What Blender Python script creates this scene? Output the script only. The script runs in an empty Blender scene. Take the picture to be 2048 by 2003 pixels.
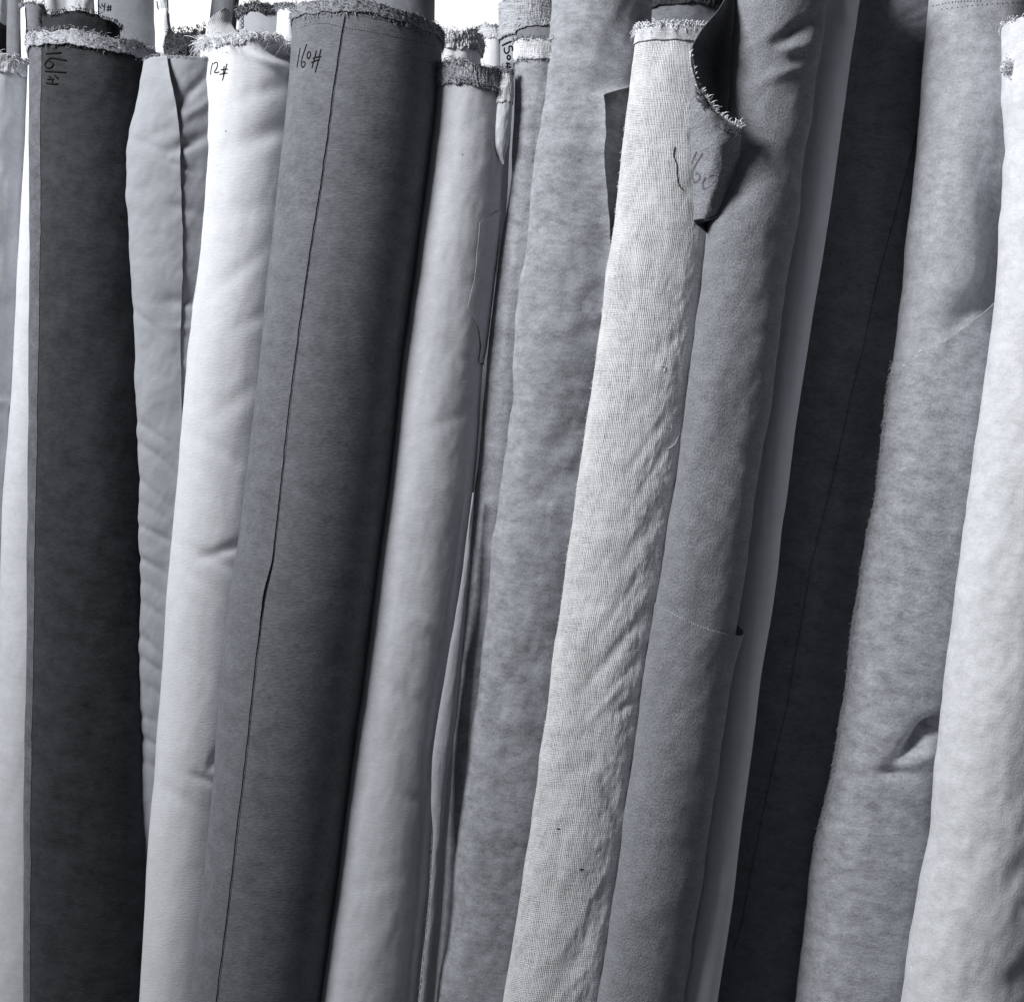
import bpy, math, random
import numpy as np
from mathutils import Vector
from mathutils.bvhtree import BVHTree

random.seed(7); RNG = np.random.RandomState(11)
SC = bpy.context.scene
COL = SC.collection
# ------------------------------------------------------------------ camera
F = 2793.0; ZC = 0.95; PI = math.pi         # photo scale (pixels per unit slope), eye height in metres
cam = bpy.data.cameras.new('camera'); camo = bpy.data.objects.new('camera', cam); COL.objects.link(camo)
cam.sensor_width = 36; cam.lens = 36 * F / 2048; cam.clip_end = 100; cam.clip_start = 0.05
camo.location = (0, 0, ZC); camo.rotation_euler = (PI / 2, 0, 0); SC.camera = camo
# ------------------------------------------------------------------ world: white overexposed daylight behind, dim in front
w = bpy.data.worlds.new('World'); SC.world = w; w.use_nodes = True
nt = w.node_tree; nd = nt.nodes; bg = nd['Background']
tc = nd.new('ShaderNodeTexCoord'); sp = nd.new('ShaderNodeSeparateXYZ'); mr = nd.new('ShaderNodeMapRange')
mr.inputs['From Min'].default_value = 0.70; mr.inputs['From Max'].default_value = 0.80
mx = nd.new('ShaderNodeMix'); mx.data_type = 'RGBA'
mx.inputs[6].default_value = (0.07, 0.073, 0.08, 1); mx.inputs[7].default_value = (1.15, 1.15, 1.15, 1)
nt.links.new(tc.outputs['Generated'], sp.inputs[0]); nt.links.new(sp.outputs['Y'], mr.inputs['Value'])
nt.links.new(mr.outputs[0], mx.inputs[0])
# surroundings darkened towards the right, added to deepen the rolls' right sides
mq = nd.new('ShaderNodeMapRange'); mq.inputs['From Min'].default_value = -0.25; mq.inputs['From Max'].default_value = 0.6; mq.interpolation_type = 'SMOOTHSTEP'
md = nd.new('ShaderNodeMix'); md.data_type = 'RGBA'; md.inputs[6].default_value = (0.082, 0.085, 0.093, 1); md.inputs[7].default_value = (0.008, 0.0085, 0.0095, 1)
nt.links.new(sp.outputs['X'], mq.inputs['Value']); nt.links.new(mq.outputs[0], md.inputs[0]); nt.links.new(md.outputs[2], mx.inputs[6])
# added soft brightness high on the left, lifts the rolls' left edges
ml = nd.new('ShaderNodeMapRange'); ml.inputs['From Min'].default_value = -0.35; ml.inputs['From Max'].default_value = -0.95; ml.interpolation_type = 'SMOOTHSTEP'
mz = nd.new('ShaderNodeMapRange'); mz.inputs['From Min'].default_value = 0.05; mz.inputs['From Max'].default_value = 0.65; mz.interpolation_type = 'SMOOTHSTEP'
mm = nd.new('ShaderNodeMath'); mm.operation = 'MULTIPLY'; ma = nd.new('ShaderNodeMix'); ma.data_type = 'RGBA'
nt.links.new(sp.outputs['X'], ml.inputs['Value']); nt.links.new(sp.outputs['Z'], mz.inputs['Value']); nt.links.new(ml.outputs[0], mm.inputs[0]); nt.links.new(mz.outputs[0], mm.inputs[1])
nt.links.new(mm.outputs[0], ma.inputs[0]); nt.links.new(mx.outputs[2], ma.inputs[6]); ma.inputs[7].default_value = (0.72, 0.74, 0.77, 1)
nt.links.new(ma.outputs[2], bg.inputs['Color'])
bg.inputs['Strength'].default_value = 1.0
# ------------------------------------------------------------------ lamp (soft light from upper left)
def area(name, loc, target, size, sy, energy, col=(1, 1, 1)):
    l = bpy.data.lights.new(name, 'AREA'); l.shape = 'RECTANGLE'; l.size = size; l.size_y = sy; l.energy = energy; l.color = col
    o = bpy.data.objects.new(name, l); COL.objects.link(o); o.location = loc
    o.rotation_euler = (Vector(target) - Vector(loc)).to_track_quat('-Z', 'Y').to_euler()
area('key_lamp', (-1.6, 0.45, 2.4), (0.9, 1.5, 2.6), 0.7, 0.7, 92, (0.99, 0.995, 1.0))
SC.view_settings.view_transform = 'Standard'; SC.view_settings.look = 'None'
SC.view_settings.exposure = 0; SC.view_settings.gamma = 1
# ------------------------------------------------------------------ helpers
def W(px, py, Y):
    return np.stack(np.broadcast_arrays((np.asarray(px) - 1024) * Y / F, Y, ZC - (np.asarray(py) - 1001.5) * Y / F), -1).astype(float)
def proj(P):
    return 1024 + F * P[..., 0] / P[..., 1], 1001.5 - F * (P[..., 2] - ZC) / P[..., 1]
def _h(i, j, s):
    n = np.sin(i * 127.1 + j * 311.7 + s * 74.7) * 43758.5453
    return n - np.floor(n)
def vn(x, y, s=0):
    xi = np.floor(x); yi = np.floor(y); fx = x - xi; fy = y - yi
    fx = fx * fx * fx * (fx * (fx * 6 - 15) + 10); fy = fy * fy * fy * (fy * (fy * 6 - 15) + 10)
    a = _h(xi, yi, s); b = _h(xi + 1, yi, s); c = _h(xi, yi + 1, s); d = _h(xi + 1, yi + 1, s)
    return (a * (1 - fx) + b * fx) * (1 - fy) + (c * (1 - fx) + d * fx) * fy - 0.5
def fbm(x, y, s=0, o=3):
    t = 0; a = 1
    for k in range(o):
        t = t + a * vn(x, y, s + k * 3.3); x = x * 2.03 + 5.1; y = y * 2.03 + 1.7; a *= 0.5
    return t
def grid_mesh(name, P, UV, mat, parent=None, wrap=False, cap=False, solid=0):
    """P: rows x cols x 3"""
    n, m = P.shape[:2]
    co = P.reshape(-1, 3); idx = np.arange(n * m).reshape(n, m)
    if wrap:
        a = idx[:-1, :]; b = np.roll(idx, -1, 1)[:-1, :]; c = np.roll(idx, -1, 1)[1:, :]; d = idx[1:, :]
    else:
        a = idx[:-1, :-1]; b = idx[:-1, 1:]; c = idx[1:, 1:]; d = idx[1:, :-1]
    q = np.stack([a, d, c, b], -1).reshape(-1, 4).astype(np.int32)
    me = bpy.data.meshes.new(name)
    me.vertices.add(len(co)); me.vertices.foreach_set('co', co.astype(np.float32).ravel())
    me.loops.add(q.size); me.loops.foreach_set('vertex_index', q.ravel())
    me.polygons.add(len(q)); me.polygons.foreach_set('loop_start', np.arange(0, q.size, 4, dtype=np.int32))
    me.polygons.foreach_set('use_smooth', np.ones(len(q), bool))
    uvl = me.uv_layers.new(name='UVMap'); uvv = UV.reshape(-1, 2)[q.ravel()].astype(np.float32)
    if wrap:                                   # keep the closing column from running backwards
        uq = uvv.reshape(-1, 4, 2); span = uq[..., 0].max(1) - uq[..., 0].min(1)
        per = UV[0, -1, 0] - UV[0, 0, 0] + (UV[0, 1, 0] - UV[0, 0, 0]); bad = span > abs(per) * 0.5
        fix = (uq[..., 0] < UV[..., 0].mean()) & bad[:, None]; uq[..., 0][fix] += abs(per); uvv = uq.reshape(-1, 2)
    uvl.data.foreach_set('uv', uvv.ravel())
    me.update(calc_edges=True); me.validate()
    me.materials.append(mat)
    o = bpy.data.objects.new(name, me); COL.objects.link(o)
    if parent: o.parent = parent
    if solid:
        md = o.modifiers.new('thick', 'SOLIDIFY'); md.thickness = solid; md.offset = 0
    return o
def tubes(name, lines, rad, mat, parent, sides=4):
    """lines: list of (k,3) arrays -> one mesh of thin tapering threads; rad scalar or list"""
    V = []; Fc = []; base = 0
    for li, L in enumerate(lines):
        L = np.asarray(L, float); k = len(L)
        r = rad[li] if hasattr(rad, '__len__') else rad
        T = np.gradient(L, axis=0); T /= (np.linalg.norm(T, axis=1, keepdims=True) + 1e-9)
        A = np.cross(T, np.array([0.31, 0.9, 0.27])); A /= (np.linalg.norm(A, axis=1, keepdims=True) + 1e-9); B = np.cross(T, A)
        for i in range(k):
            rr = r * (0.55 if i == k - 1 else 1)
            for s in range(sides):
                an = 2 * PI * s / sides; V.append(L[i] + rr * (math.cos(an) * A[i] + math.sin(an) * B[i]))
        for i in range(k - 1):
            for s in range(sides):
                s2 = (s + 1) % sides
                Fc.append((base + i * sides + s, base + i * sides + s2, base + (i + 1) * sides + s2, base + (i + 1) * sides + s))
        Fc.append(tuple(base + s for s in range(sides))[::-1]); Fc.append(tuple(base + (k - 1) * sides + s for s in range(sides)))
        base += k * sides
    me = bpy.data.meshes.new(name); me.from_pydata([tuple(v) for v in V], [], Fc); me.materials.append(mat)
    me.polygons.foreach_set('use_smooth', np.ones(len(me.polygons), bool))
    o = bpy.data.objects.new(name, me); COL.objects.link(o)
    if parent: o.parent = parent
    return o
# ------------------------------------------------------------------ materials
def tint(v, k=1.0):
    k *= 1.25 - v; return (v * (1 - 0.05 * k), v * (1 - 0.01 * k), v * (1 + 0.085 * k), 1)
def N(nt, t, **kw):
    n = nt.nodes.new(t)
    for k, v in kw.items():
        if k in ('op',): n.operation = v
        else: n.inputs[k].default_value = v
    return n
def mth(nt, op, a, b=None, c=None):
    n = nt.nodes.new('ShaderNodeMath'); n.operation = op
    for i, x in enumerate((a, b, c)):
        if x is None: continue
        if isinstance(x, (int, float)): n.inputs[i].default_value = x
        else: nt.links.new(x, n.inputs[i])
    return n.outputs[0]
def noise(nt, vec, sx, sy, detail=4, rough=0.55, seed=0.0):
    m = nt.nodes.new('ShaderNodeMapping'); m.inputs['Scale'].default_value = (sx, sy, 1); m.inputs['Location'].default_value = (seed, seed * 1.7, seed)
    nt.links.new(vec, m.inputs[0])
    n = nt.nodes.new('ShaderNodeTexNoise'); n.inputs['Scale'].default_value = 1; n.inputs['Detail'].default_value = detail
    n.inputs['Roughness'].default_value = rough; nt.links.new(m.outputs[0], n.inputs['Vector'])
    return n.outputs['Fac']
def start(name):
    m = bpy.data.materials.new(name); m.use_nodes = True; nt = m.node_tree
    b = nt.nodes['Principled BSDF']; tc = nt.nodes.new('ShaderNodeTexCoord')
    return m, nt, b, tc.outputs['UV']
def color_from(nt, fac, v, k=1.0):
    """scale a grey base by fac (1 = unchanged)"""
    vm = nt.nodes.new('ShaderNodeVectorMath'); vm.operation = 'SCALE'; vm.inputs[0].default_value = tint(v, k)[:3]
    nt.links.new(fac, vm.inputs['Scale']); return vm.outputs[0]
def fabric(name, v, mott=0.35, fine=0.25, bump=0.35, sheen=0.25, mscale=38, rough=0.85, seed=0.0, fs=1.0, specks=True, iso=0.0):
    """brushed / napped cloth: cloudy nap marks, short crosswise streaks, fine tooth"""
    m, nt, b, uv = start(name)
    big = noise(nt, uv, mscale, mscale * 1.6, 8, 0.66, seed); mid = noise(nt, uv, mscale * 3.2, mscale * 5.5, 3, 0.6, seed + 13)             # nap patches
    strk = noise(nt, uv, (170 + 330 * iso) * fs, (620 - 120 * iso) * fs, 4, 0.65, seed + 3)               # crosswise fibres
    tooth = noise(nt, uv, 1100 * fs, 1500 * fs, 2, 0.6, seed + 5)
    wide = noise(nt, uv, 7, 5, 3, 0.5, seed + 9)
    f = mth(nt, 'MULTIPLY_ADD', mth(nt, 'SUBTRACT', big, 0.5), mott * 3.4, 1.0)
    f = mth(nt, 'ADD', f, mth(nt, 'MULTIPLY', mth(nt, 'SUBTRACT', mid, 0.5), mott * 1.6))
    f = mth(nt, 'ADD', f, mth(nt, 'MULTIPLY', mth(nt, 'SUBTRACT', strk, 0.5), fine * 3.2))
    f = mth(nt, 'ADD', f, mth(nt, 'MULTIPLY', mth(nt, 'SUBTRACT', tooth, 0.5), fine * 1.8))
    f = mth(nt, 'ADD', f, mth(nt, 'MULTIPLY', mth(nt, 'SUBTRACT', wide, 0.5), mott * 0.9))
    if specks:
        sn = noise(nt, uv, 210, 210, 1, 0.3, seed + 21)
        f = mth(nt, 'ADD', f, mth(nt, 'MULTIPLY', mth(nt, 'MAXIMUM', mth(nt, 'SUBTRACT', sn, 0.80), 0), 8.0))
    f = mth(nt, 'MAXIMUM', f, 0.15)
    nt.links.new(color_from(nt, f, v), b.inputs['Base Color'])
    b.inputs['Roughness'].default_value = rough
    b.inputs['Specular IOR Level'].default_value = 0.12
    b.inputs['Sheen Weight'].default_value = sheen; b.inputs['Sheen Roughness'].default_value = 0.45
    b.inputs['Sheen Tint'].default_value = tint(min(1, v * 1.5 + 0.25))
    h = mth(nt, 'ADD', mth(nt, 'MULTIPLY', strk, 1.0), mth(nt, 'MULTIPLY', tooth, 0.5))
    h = mth(nt, 'ADD', h, mth(nt, 'MULTIPLY', big, 0.8))
    bp = nt.nodes.new('ShaderNodeBump'); bp.inputs['Strength'].default_value = bump; bp.inputs['Distance'].default_value = 0.0013
    nt.links.new(h, bp.inputs['Height']); nt.links.new(bp.outputs[0], b.inputs['Normal'])
    return m
def gauze(name, v, pitch=0.0021, dark=0.16, hole=0.55, seed=0.0, vert=0.5, bumpd=0.0007):
    """open plain weave: upright and crosswise threads with gaps between"""
    m, nt, b, uv = start(name)
    sx = nt.nodes.new('ShaderNodeSeparateXYZ'); nt.links.new(uv, sx.inputs[0]); U, V = sx.outputs[0], sx.outputs[1]
    wob = noise(nt, uv, 22, 9, 3, 0.55, seed); wob2 = noise(nt, uv, 9, 40, 3, 0.55, seed + 4)
    jx = noise(nt, uv, 900, 60, 2, 0.5, seed + 7); jy = noise(nt, uv, 60, 900, 2, 0.5, seed + 8)
    k = 2 * PI / pitch
    pu = mth(nt, 'ADD', mth(nt, 'MULTIPLY', U, k), mth(nt, 'ADD', mth(nt, 'MULTIPLY', wob, 34.0), mth(nt, 'MULTIPLY', jx, 5.0)))
    pv = mth(nt, 'ADD', mth(nt, 'MULTIPLY', V, k * 1.12), mth(nt, 'ADD', mth(nt, 'MULTIPLY', wob2, 26.0), mth(nt, 'MULTIPLY', jy, 6.0)))
    cu = mth(nt, 'MULTIPLY_ADD', mth(nt, 'SINE', pu), 0.5, 0.5); cv = mth(nt, 'MULTIPLY_ADD', mth(nt, 'SINE', pv), 0.5, 0.5)
    gapu = mth(nt, 'POWER', mth(nt, 'SUBTRACT', 1.0, cu), 2.6); gapv = mth(nt, 'POWER', mth(nt, 'SUBTRACT', 1.0, cv), 2.2)
    reg = mth(nt, 'MULTIPLY', mth(nt, 'MAXIMUM', mth(nt, 'SUBTRACT', noise(nt, uv, 26, 30, 5, 0.7, seed + 2), 0.26), 0.05), 4.2)       # how open the weave is, patch by patch
    holes = mth(nt, 'MULTIPLY', gapu, gapv)
    g = mth(nt, 'ADD', mth(nt, 'MULTIPLY', holes, hole * 1.7), mth(nt, 'MULTIPLY', gapu, vert * 0.42))
    g = mth(nt, 'MINIMUM', mth(nt, 'MULTIPLY', g, reg), 1.0)
    fuzz = noise(nt, uv, 700, 1100, 3, 0.6, seed + 5)
    f = mth(nt, 'SUBTRACT', 1.04, mth(nt, 'MULTIPLY', g, 1 - dark)); f = mth(nt, 'ADD', f, mth(nt, 'MULTIPLY', mth(nt, 'SUBTRACT', fuzz, 0.5), 0.6))
    nt.links.new(color_from(nt, mth(nt, 'MAXIMUM', f, 0.05), v, 0.8), b.inputs['Base Color'])
    b.inputs['Roughness'].default_value = 0.9; b.inputs['Specular IOR Level'].default_value = 0.1; b.inputs['Sheen Weight'].default_value = 0.1
    hgt = mth(nt, 'SUBTRACT', mth(nt, 'MULTIPLY', fuzz, 0.6), g)
    bp = nt.nodes.new('ShaderNodeBump'); bp.inputs['Strength'].default_value = 0.8; bp.inputs['Distance'].default_value = bumpd
    nt.links.new(hgt, bp.inputs['Height']); nt.links.new(bp.outputs[0], b.inputs['Normal'])
    return m
def selvage(name, v, contrast=0.9, seed=0.0, sx=160, sy=900, blotch=0.5):
    """woven edge tape: rows of crosswise threads, uneven and fluffy"""
    m, nt, b, uv = start(name)
    rows = noise(nt, uv, sx, sy, 5, 0.7, seed); fz = noise(nt, uv, 900, 500, 3, 0.6, seed + 2); bl = noise(nt, uv, 60, 40, 3, 0.6, seed + 4)
    f = mth(nt, 'MULTIPLY_ADD', mth(nt, 'SUBTRACT', rows, 0.5), contrast * 3.2, 0.92)
    f = mth(nt, 'ADD', f, mth(nt, 'MULTIPLY', mth(nt, 'SUBTRACT', fz, 0.5), contrast * 1.5))
    f = mth(nt, 'ADD', f, mth(nt, 'MULTIPLY', mth(nt, 'SUBTRACT', bl, 0.5), blotch * 2.4))
    nt.links.new(color_from(nt, mth(nt, 'MINIMUM', mth(nt, 'MAXIMUM', f, 0.08), 1.25), v), b.inputs['Base Color'])
    b.inputs['Roughness'].default_value = 0.9; b.inputs['Specular IOR Level'].default_value = 0.1
    bp = nt.nodes.new('ShaderNodeBump'); bp.inputs['Strength'].default_value = 0.9; bp.inputs['Distance'].default_value = 0.0012
    nt.links.new(mth(nt, 'ADD', rows, mth(nt, 'MULTIPLY', fz, 0.6)), bp.inputs['Height']); nt.links.new(bp.outputs[0], b.inputs['Normal'])
    return m
def plain(name, v, rough=0.85, k=1.0, var=0.3):
    m, nt, b, uv = start(name)
    tcn = nt.nodes.new('ShaderNodeTexCoord'); n = noise(nt, tcn.outputs['Object'], 300, 300, 3, 0.6)
    nt.links.new(color_from(nt, mth(nt, 'MULTIPLY_ADD', n, var * 2, 1 - var), v, k), b.inputs['Base Color'])
    b.inputs['Roughness'].default_value = rough; b.inputs['Specular IOR Level'].default_value = 0.15
    return m
INK = plain('marker_ink', 0.012); INKG = plain('faded_marker_ink', 0.14)
THR_W = plain('white_thread', 0.8); THR_G = plain('grey_thread', 0.38); THR_D = plain('dark_thread_and_seam_shadow', 0.03); THR_M = plain('mid_thread', 0.16); THR_L = plain('light_grey_thread', 0.5)
# ------------------------------------------------------------------ roll
class Roll:
    def __init__(s, label, edges, ytop, Y, mat, flat=0.85, amp=0.9, nx=70, ny=110, seed=0, creases=(), group='fabric rolls standing upright side by side',
                 name='fabric_roll', part='rolled_fabric', cat='fabric roll', rim=3.0, dv=4.0, nth=210, vbot=None, dy=0.0, tilt=None, sig=14, lump=0, body=True, root=None, pname=None):
        e = np.array(edges, float); s.Y = Y; s.flat = flat; s.seed = seed; s.amp = amp; s.nx = nx; s.ny = ny; s.creases = creases; s.ytop = ytop; s.lump = lump; s.dy = dy
        y = np.arange(-400, 3101, 5.0)
        def ext(col):
            v = np.interp(y, e[:, 0], e[:, col])
            k = min(len(e) - 1, 3); s0 = (e[-1, col] - e[-1 - k, col]) / (e[-1, 0] - e[-1 - k, 0]); s1 = (e[min(1, len(e)-1), col] - e[0, col]) / max(1, e[min(1, len(e)-1), 0] - e[0, 0])
            v = np.where(y > e[-1, 0], e[-1, col] + s0 * (y - e[-1, 0]), v); v = np.where(y < e[0, 0], e[0, col] + s1 * (y - e[0, 0]), v)
            g = np.exp(-0.5 * (np.arange(-40, 41) * 5 / sig) ** 2); g /= g.sum()
            return np.convolve(np.pad(v, 40, mode='reflect', reflect_type='odd'), g, 'valid')
        s.gy = y; s.gl = ext(1); s.gr = ext(2)
        cx = (s.gl + s.gr) / 2
        i0 = np.searchsorted(y, max(ytop, -100)); i1 = np.searchsorted(y, min(2003, vbot or 9999))
        s.tilt = (cx[i0] - cx[i1]) / (y[i1] - y[i0]) if tilt is None else tilt     # >0: top leans right
        s.rmean = float(np.mean((s.gr - s.gl)[i0:i1])) / 2 * Y / F
        s.Yf = Y - s.rmean * flat
        if root is None:
            s.root = bpy.data.objects.new(name, None); COL.objects.link(s.root)
            b = s.axis(np.array(2830.0)); s.root.location = (0, 0, 0); s.root['label'] = label; s.root['category'] = cat
            if group: s.root['group'] = group
            s.root.empty_display_size = 0.05
        else: s.root = root
        
        if not body: return
        a = np.linspace(-1, 1, nth, endpoint=False); th = PI * (0.72 * a + 0.28 * a ** 3)
        zf = ZC * F / s.Yf + 1001.5
        vb = zf if vbot is None else vbot
        v = np.concatenate([np.arange(0, min(vb, 2060) - ytop, dv), np.linspace(2060, vb, 14)[1:] - ytop if vb > 2060 else [vb - ytop]])
        TH, V = np.meshgrid(th, v + ytop)
        wob = rim * 2 * fbm(np.cos(th) * 2.1 + 7, np.sin(th) * 2.1 + 3, seed + 50, 3)
        s._th = th; s._wob = wob
        V = V + wob[None, :] * np.exp(-(V - ytop) / 25)
        s.wobf = lambda t: np.interp(t, th, wob)
        P = s.surf(TH, V)
        P[..., 2] = np.maximum(P[..., 2], 0.002)
        # the rolled-up end: rings of layers running in to the core
        caps = []; ks = [(0.985, -0.8), (0.96, 1.5), (0.93, 8), (0.90, 3), (0.86, 9), (0.82, 2), (0.77, 8), (0.72, 3), (0.66, 9), (0.6, 4), (0.53, 10), (0.46, 5), (0.38, 12), (0.3, 6), (0.24, 40), (0.02, 42)]
        rim0 = s.surf(th, V[0]); cen = rim0.mean(0); sc = min(1.0, s.rmean / 0.03) * Y / F
        for k, d in reversed(ks):
            ring = cen + k * (rim0 - cen); ring[:, 2] -= d * sc * (1 + 0.3 * np.sin(3 * th + k * 40)); caps.append(ring)
        P = np.concatenate([np.array(caps), P]); 
        UV = np.stack([np.broadcast_to(th * s.rmean, P.shape[:2]), P[..., 2] + P[..., 0] * s.tilt], -1)
        s.body = grid_mesh(pname or part, P, UV, mat, s.root, wrap=True)
        s._bvh = None
    def axis(s, v):
        xl = np.interp(v, s.gy, s.gl); xr = np.interp(v, s.gy, s.gr); return (xl + xr) / 2, (xr - xl) / 2
    def surf(s, TH, V, off=0.0, disp=True):
        cxp, rp = s.axis(V)
        dy = s.dy * (V - 1000) / 1000; Yc = s.Y + dy
        r = rp * Yc / F; cx = (cxp - 1024) * Yc / F
        z = ZC - (V - 1001.5) * (s.Yf + dy) / F
        def place(d):
            R = r + off + d
            x = cx + R * np.sin(TH); y = Yc - (R * s.flat + (1 - s.flat) * (off + d)) * np.cos(TH)
            zz = z - s.tilt * R * np.sin(TH)
            return np.stack(np.broadcast_arrays(x, y, zz), -1)
        P = place(0.0)
        if disp:
            px, py = proj(P)
            d = s.amp * 0.001 * 2.2 * fbm(px / s.nx + s.seed + 0.5 * np.asarray(TH), (py + 0.35 * px) / s.ny, s.seed, 3)
            if s.lump: d = d + s.lump * 0.001 * (0.15 + np.clip(np.sin(TH) + .1, 0, 1)) * np.clip(py / 900, .25, 1) * fbm((px + .3 * py) / 11, (py - .6 * px) / 26, s.seed + 20, 3)
            fr = np.clip(np.cos(TH) + 0.6, 0, 1)
            for c in s.creases:
                x0, y0, ang, L, wd, dep = c[:6]; cv = c[6] if len(c) > 6 else 0
                ca, sa = math.cos(math.radians(ang)), math.sin(math.radians(ang))
                A = (px - x0) * ca + (py - y0) * sa; B = -(px - x0) * sa + (py - y0) * ca + cv * A * A / 100
                d = d + fr * dep * 0.001 * np.exp(-(A / L) ** 2 - (B / wd) ** 2)
            P = place(d)
        return P
    def inv(s, px, py, off=0.0):
        px = np.atleast_1d(np.asarray(px, float)); py = np.atleast_1d(np.asarray(py, float)); V = py.copy(); X = px.copy()
        for _ in range(14):
            cxp, rp = s.axis(V); TH = np.arcsin(np.clip((X - cxp) / rp, -0.999, 0.999))
            P = s.surf(TH, V, off, disp=False); qx, qy = proj(P)
            X += (px - qx) * 0.8; V += (py - qy) * 0.9
        return TH, V
    def bvh(s, obs=None):
        return mesh_bvh([s.body] + list(obs or []))
def mesh_bvh(obs):
    vs = []; fs = []
    for o in obs:
        n = len(o.data.vertices); co = np.empty(n * 3, np.float32); o.data.vertices.foreach_get('co', co)
        b = len(vs); vs += [tuple(c) for c in co.reshape(-1, 3)]
        pi = np.empty(len(o.data.polygons) * 4, np.int32); o.data.polygons.foreach_get('vertices', pi)
        fs += [tuple(int(x) + b for x in q) for q in pi.reshape(-1, 4)]
    return BVHTree.FromPolygons(vs, fs)
def hit(bv, px, py, off=0.0004):
    d = Vector(((px - 1024) / F, 1.0, -(py - 1001.5) / F)).normalized()
    h = bv.ray_cast(Vector((0, 0, ZC)), d)
    if h[0] is None: return None
    return np.array(h[0] - d * off)
def resample(pts, step=3.0):
    pts = np.array(pts, float); d = np.r_[0, np.cumsum(np.hypot(*np.diff(pts, axis=0).T))]
    n = max(3, int(d[-1] / step) + 1); t = np.linspace(0, d[-1], n)
    return np.stack([np.interp(t, d, pts[:, 0]), np.interp(t, d, pts[:, 1])], 1)
def marks(name, bv, strokes, rad, mat, root, step=2.5, off=0.0002):
    L = []
    for st in strokes:
        q = resample(st, step)
        if len(q) > 5:
            qq = q.copy(); qq[1:-1] = (q[:-2] + 2 * q[1:-1] + q[2:]) / 4; q = qq
        p = [hit(bv, x, y, off) for x, y in q]; p = [a for a in p if a is not None]
        if len(p) > 1: L.append(np.array(p))
    return tubes(name, L, rad, mat, root, sides=5) if L else None
def each(name, bv, strokes, *a, **k):
    for st in strokes: marks(name, bv, [st], *a, **k)
def dots(p0, p1, n, ln=1.6, jit=1.0):
    out = []
    for t in np.linspace(0, 1, n):
        x = p0[0] + (p1[0] - p0[0]) * t; y = p0[1] + (p1[1] - p0[1]) * t + (p0[2] if len(p0) > 2 else 0) * 4 * t * (1 - t)
        x += random.uniform(-jit, jit); y += random.uniform(-jit, jit) * .5; out.append([(x, y), (x + ln * .5, y + .4), (x + ln, y + .6)])
    return out
def C(ox, pts, k=3.808, oy=0):            # points read off an enlarged crop
    return [(ox + a / k, oy + b / k) for a, b in pts]
def layer(r, name, TH, V, off, mat, ruff=0.0, thick=0.0005, seed=0, rs=9.0, root=None):
    P = r.surf(TH, V, off)
    if ruff:
        q = ruff * 0.001 * fbm(TH * 60 / rs * 9, V / rs, seed, 3); P = r.surf(TH, V, off + q)
    UV = np.stack([np.broadcast_to(TH * r.rmean, TH.shape), P[..., 2] + P[..., 0] * r.tilt], -1)
    return grid_mesh(name, P, UV, mat, root or r.root, solid=thick)
def side_layer(r, name, poly, th_far, mat, off=0.0014, ncol=70, drow=5, **kw):
    """a wrap of cloth whose raw end follows poly (px,py); runs round the roll to angle th_far"""
    ys = np.arange(poly[0][1], poly[-1][1] + 1, drow, dtype=float); pl = np.array(poly, float)
    xs = np.interp(ys, pl[:, 1], pl[:, 0]) + 1.2 * fbm(ys / 23, ys * 0 + 2, r.seed + 31, 3)
    th0, v0 = r.inv(xs, ys)
    t = np.linspace(0, 1, ncol) ** 1.5
    TH = th0[:, None] * (1 - t) + th_far * t; V = np.broadcast_to(v0[:, None], TH.shape)
    offg = off * (1 + 0.9 * np.exp(-(t / 0.03))[None, :]) if np.isscalar(off) else off(TH, V, t[None, :])
    return layer(r, name, TH, V, offg, mat, **kw)
def low_layer(r, name, poly, mat, off, th_a=-2.4, th_b=2.4, n=160, vbot=2300, nr=140, hook=0, **kw):
    """a wrap whose raw upper edge follows poly, running down the roll"""
    pl = np.array(poly, float); q = resample(pl, 6); th0, v0 = r.inv(q[:, 0], q[:, 1])
    th = np.linspace(th_a, th_b, n); o = np.argsort(th0); vt = np.interp(th, th0[o], v0[o]) + 0.8 * fbm(th * 30, th * 0, r.seed + 3, 2)
    vt = vt - hook * np.clip(th - 1.2, 0, .9)
    t = np.linspace(0, 1, nr)[:, None] ** 1.3
    TH = np.broadcast_to(th, (nr, n)); V = vt[None, :] * (1 - t) + vbot * t
    return layer(r, name, TH, V, off(TH, V, V - vt[None, :]), mat, **kw)
def band(r, name, h0, h1, mat, off=0.0015, ruff=0.8, rag=5, th_a=-PI, th_b=PI, n=360, nr=14, seed=0, **kw):
    """edge tape running round the roll's end from h0 to h1 pixels below the rim"""
    th = np.linspace(th_a, th_b, n); w0 = r.wobf(th)
    lo = h1 + rag * (1.2 * fbm(th * 6, th * 0 + 1, seed, 3) + 0.7 * fbm(th * 45, th * 0 + 1, seed, 2)); hi = h0 + rag * fbm(th * 14, th * 0 + 5, seed + 1, 3)
    t = np.linspace(0, 1, nr)[:, None]
    V = r.ytop + (w0 + hi)[None, :] * (1 - t) + (w0 * 0.5 + lo)[None, :] * t
    return layer(r, name, np.broadcast_to(th, V.shape), V, off, mat, ruff=ruff, seed=seed, **kw)
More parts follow.
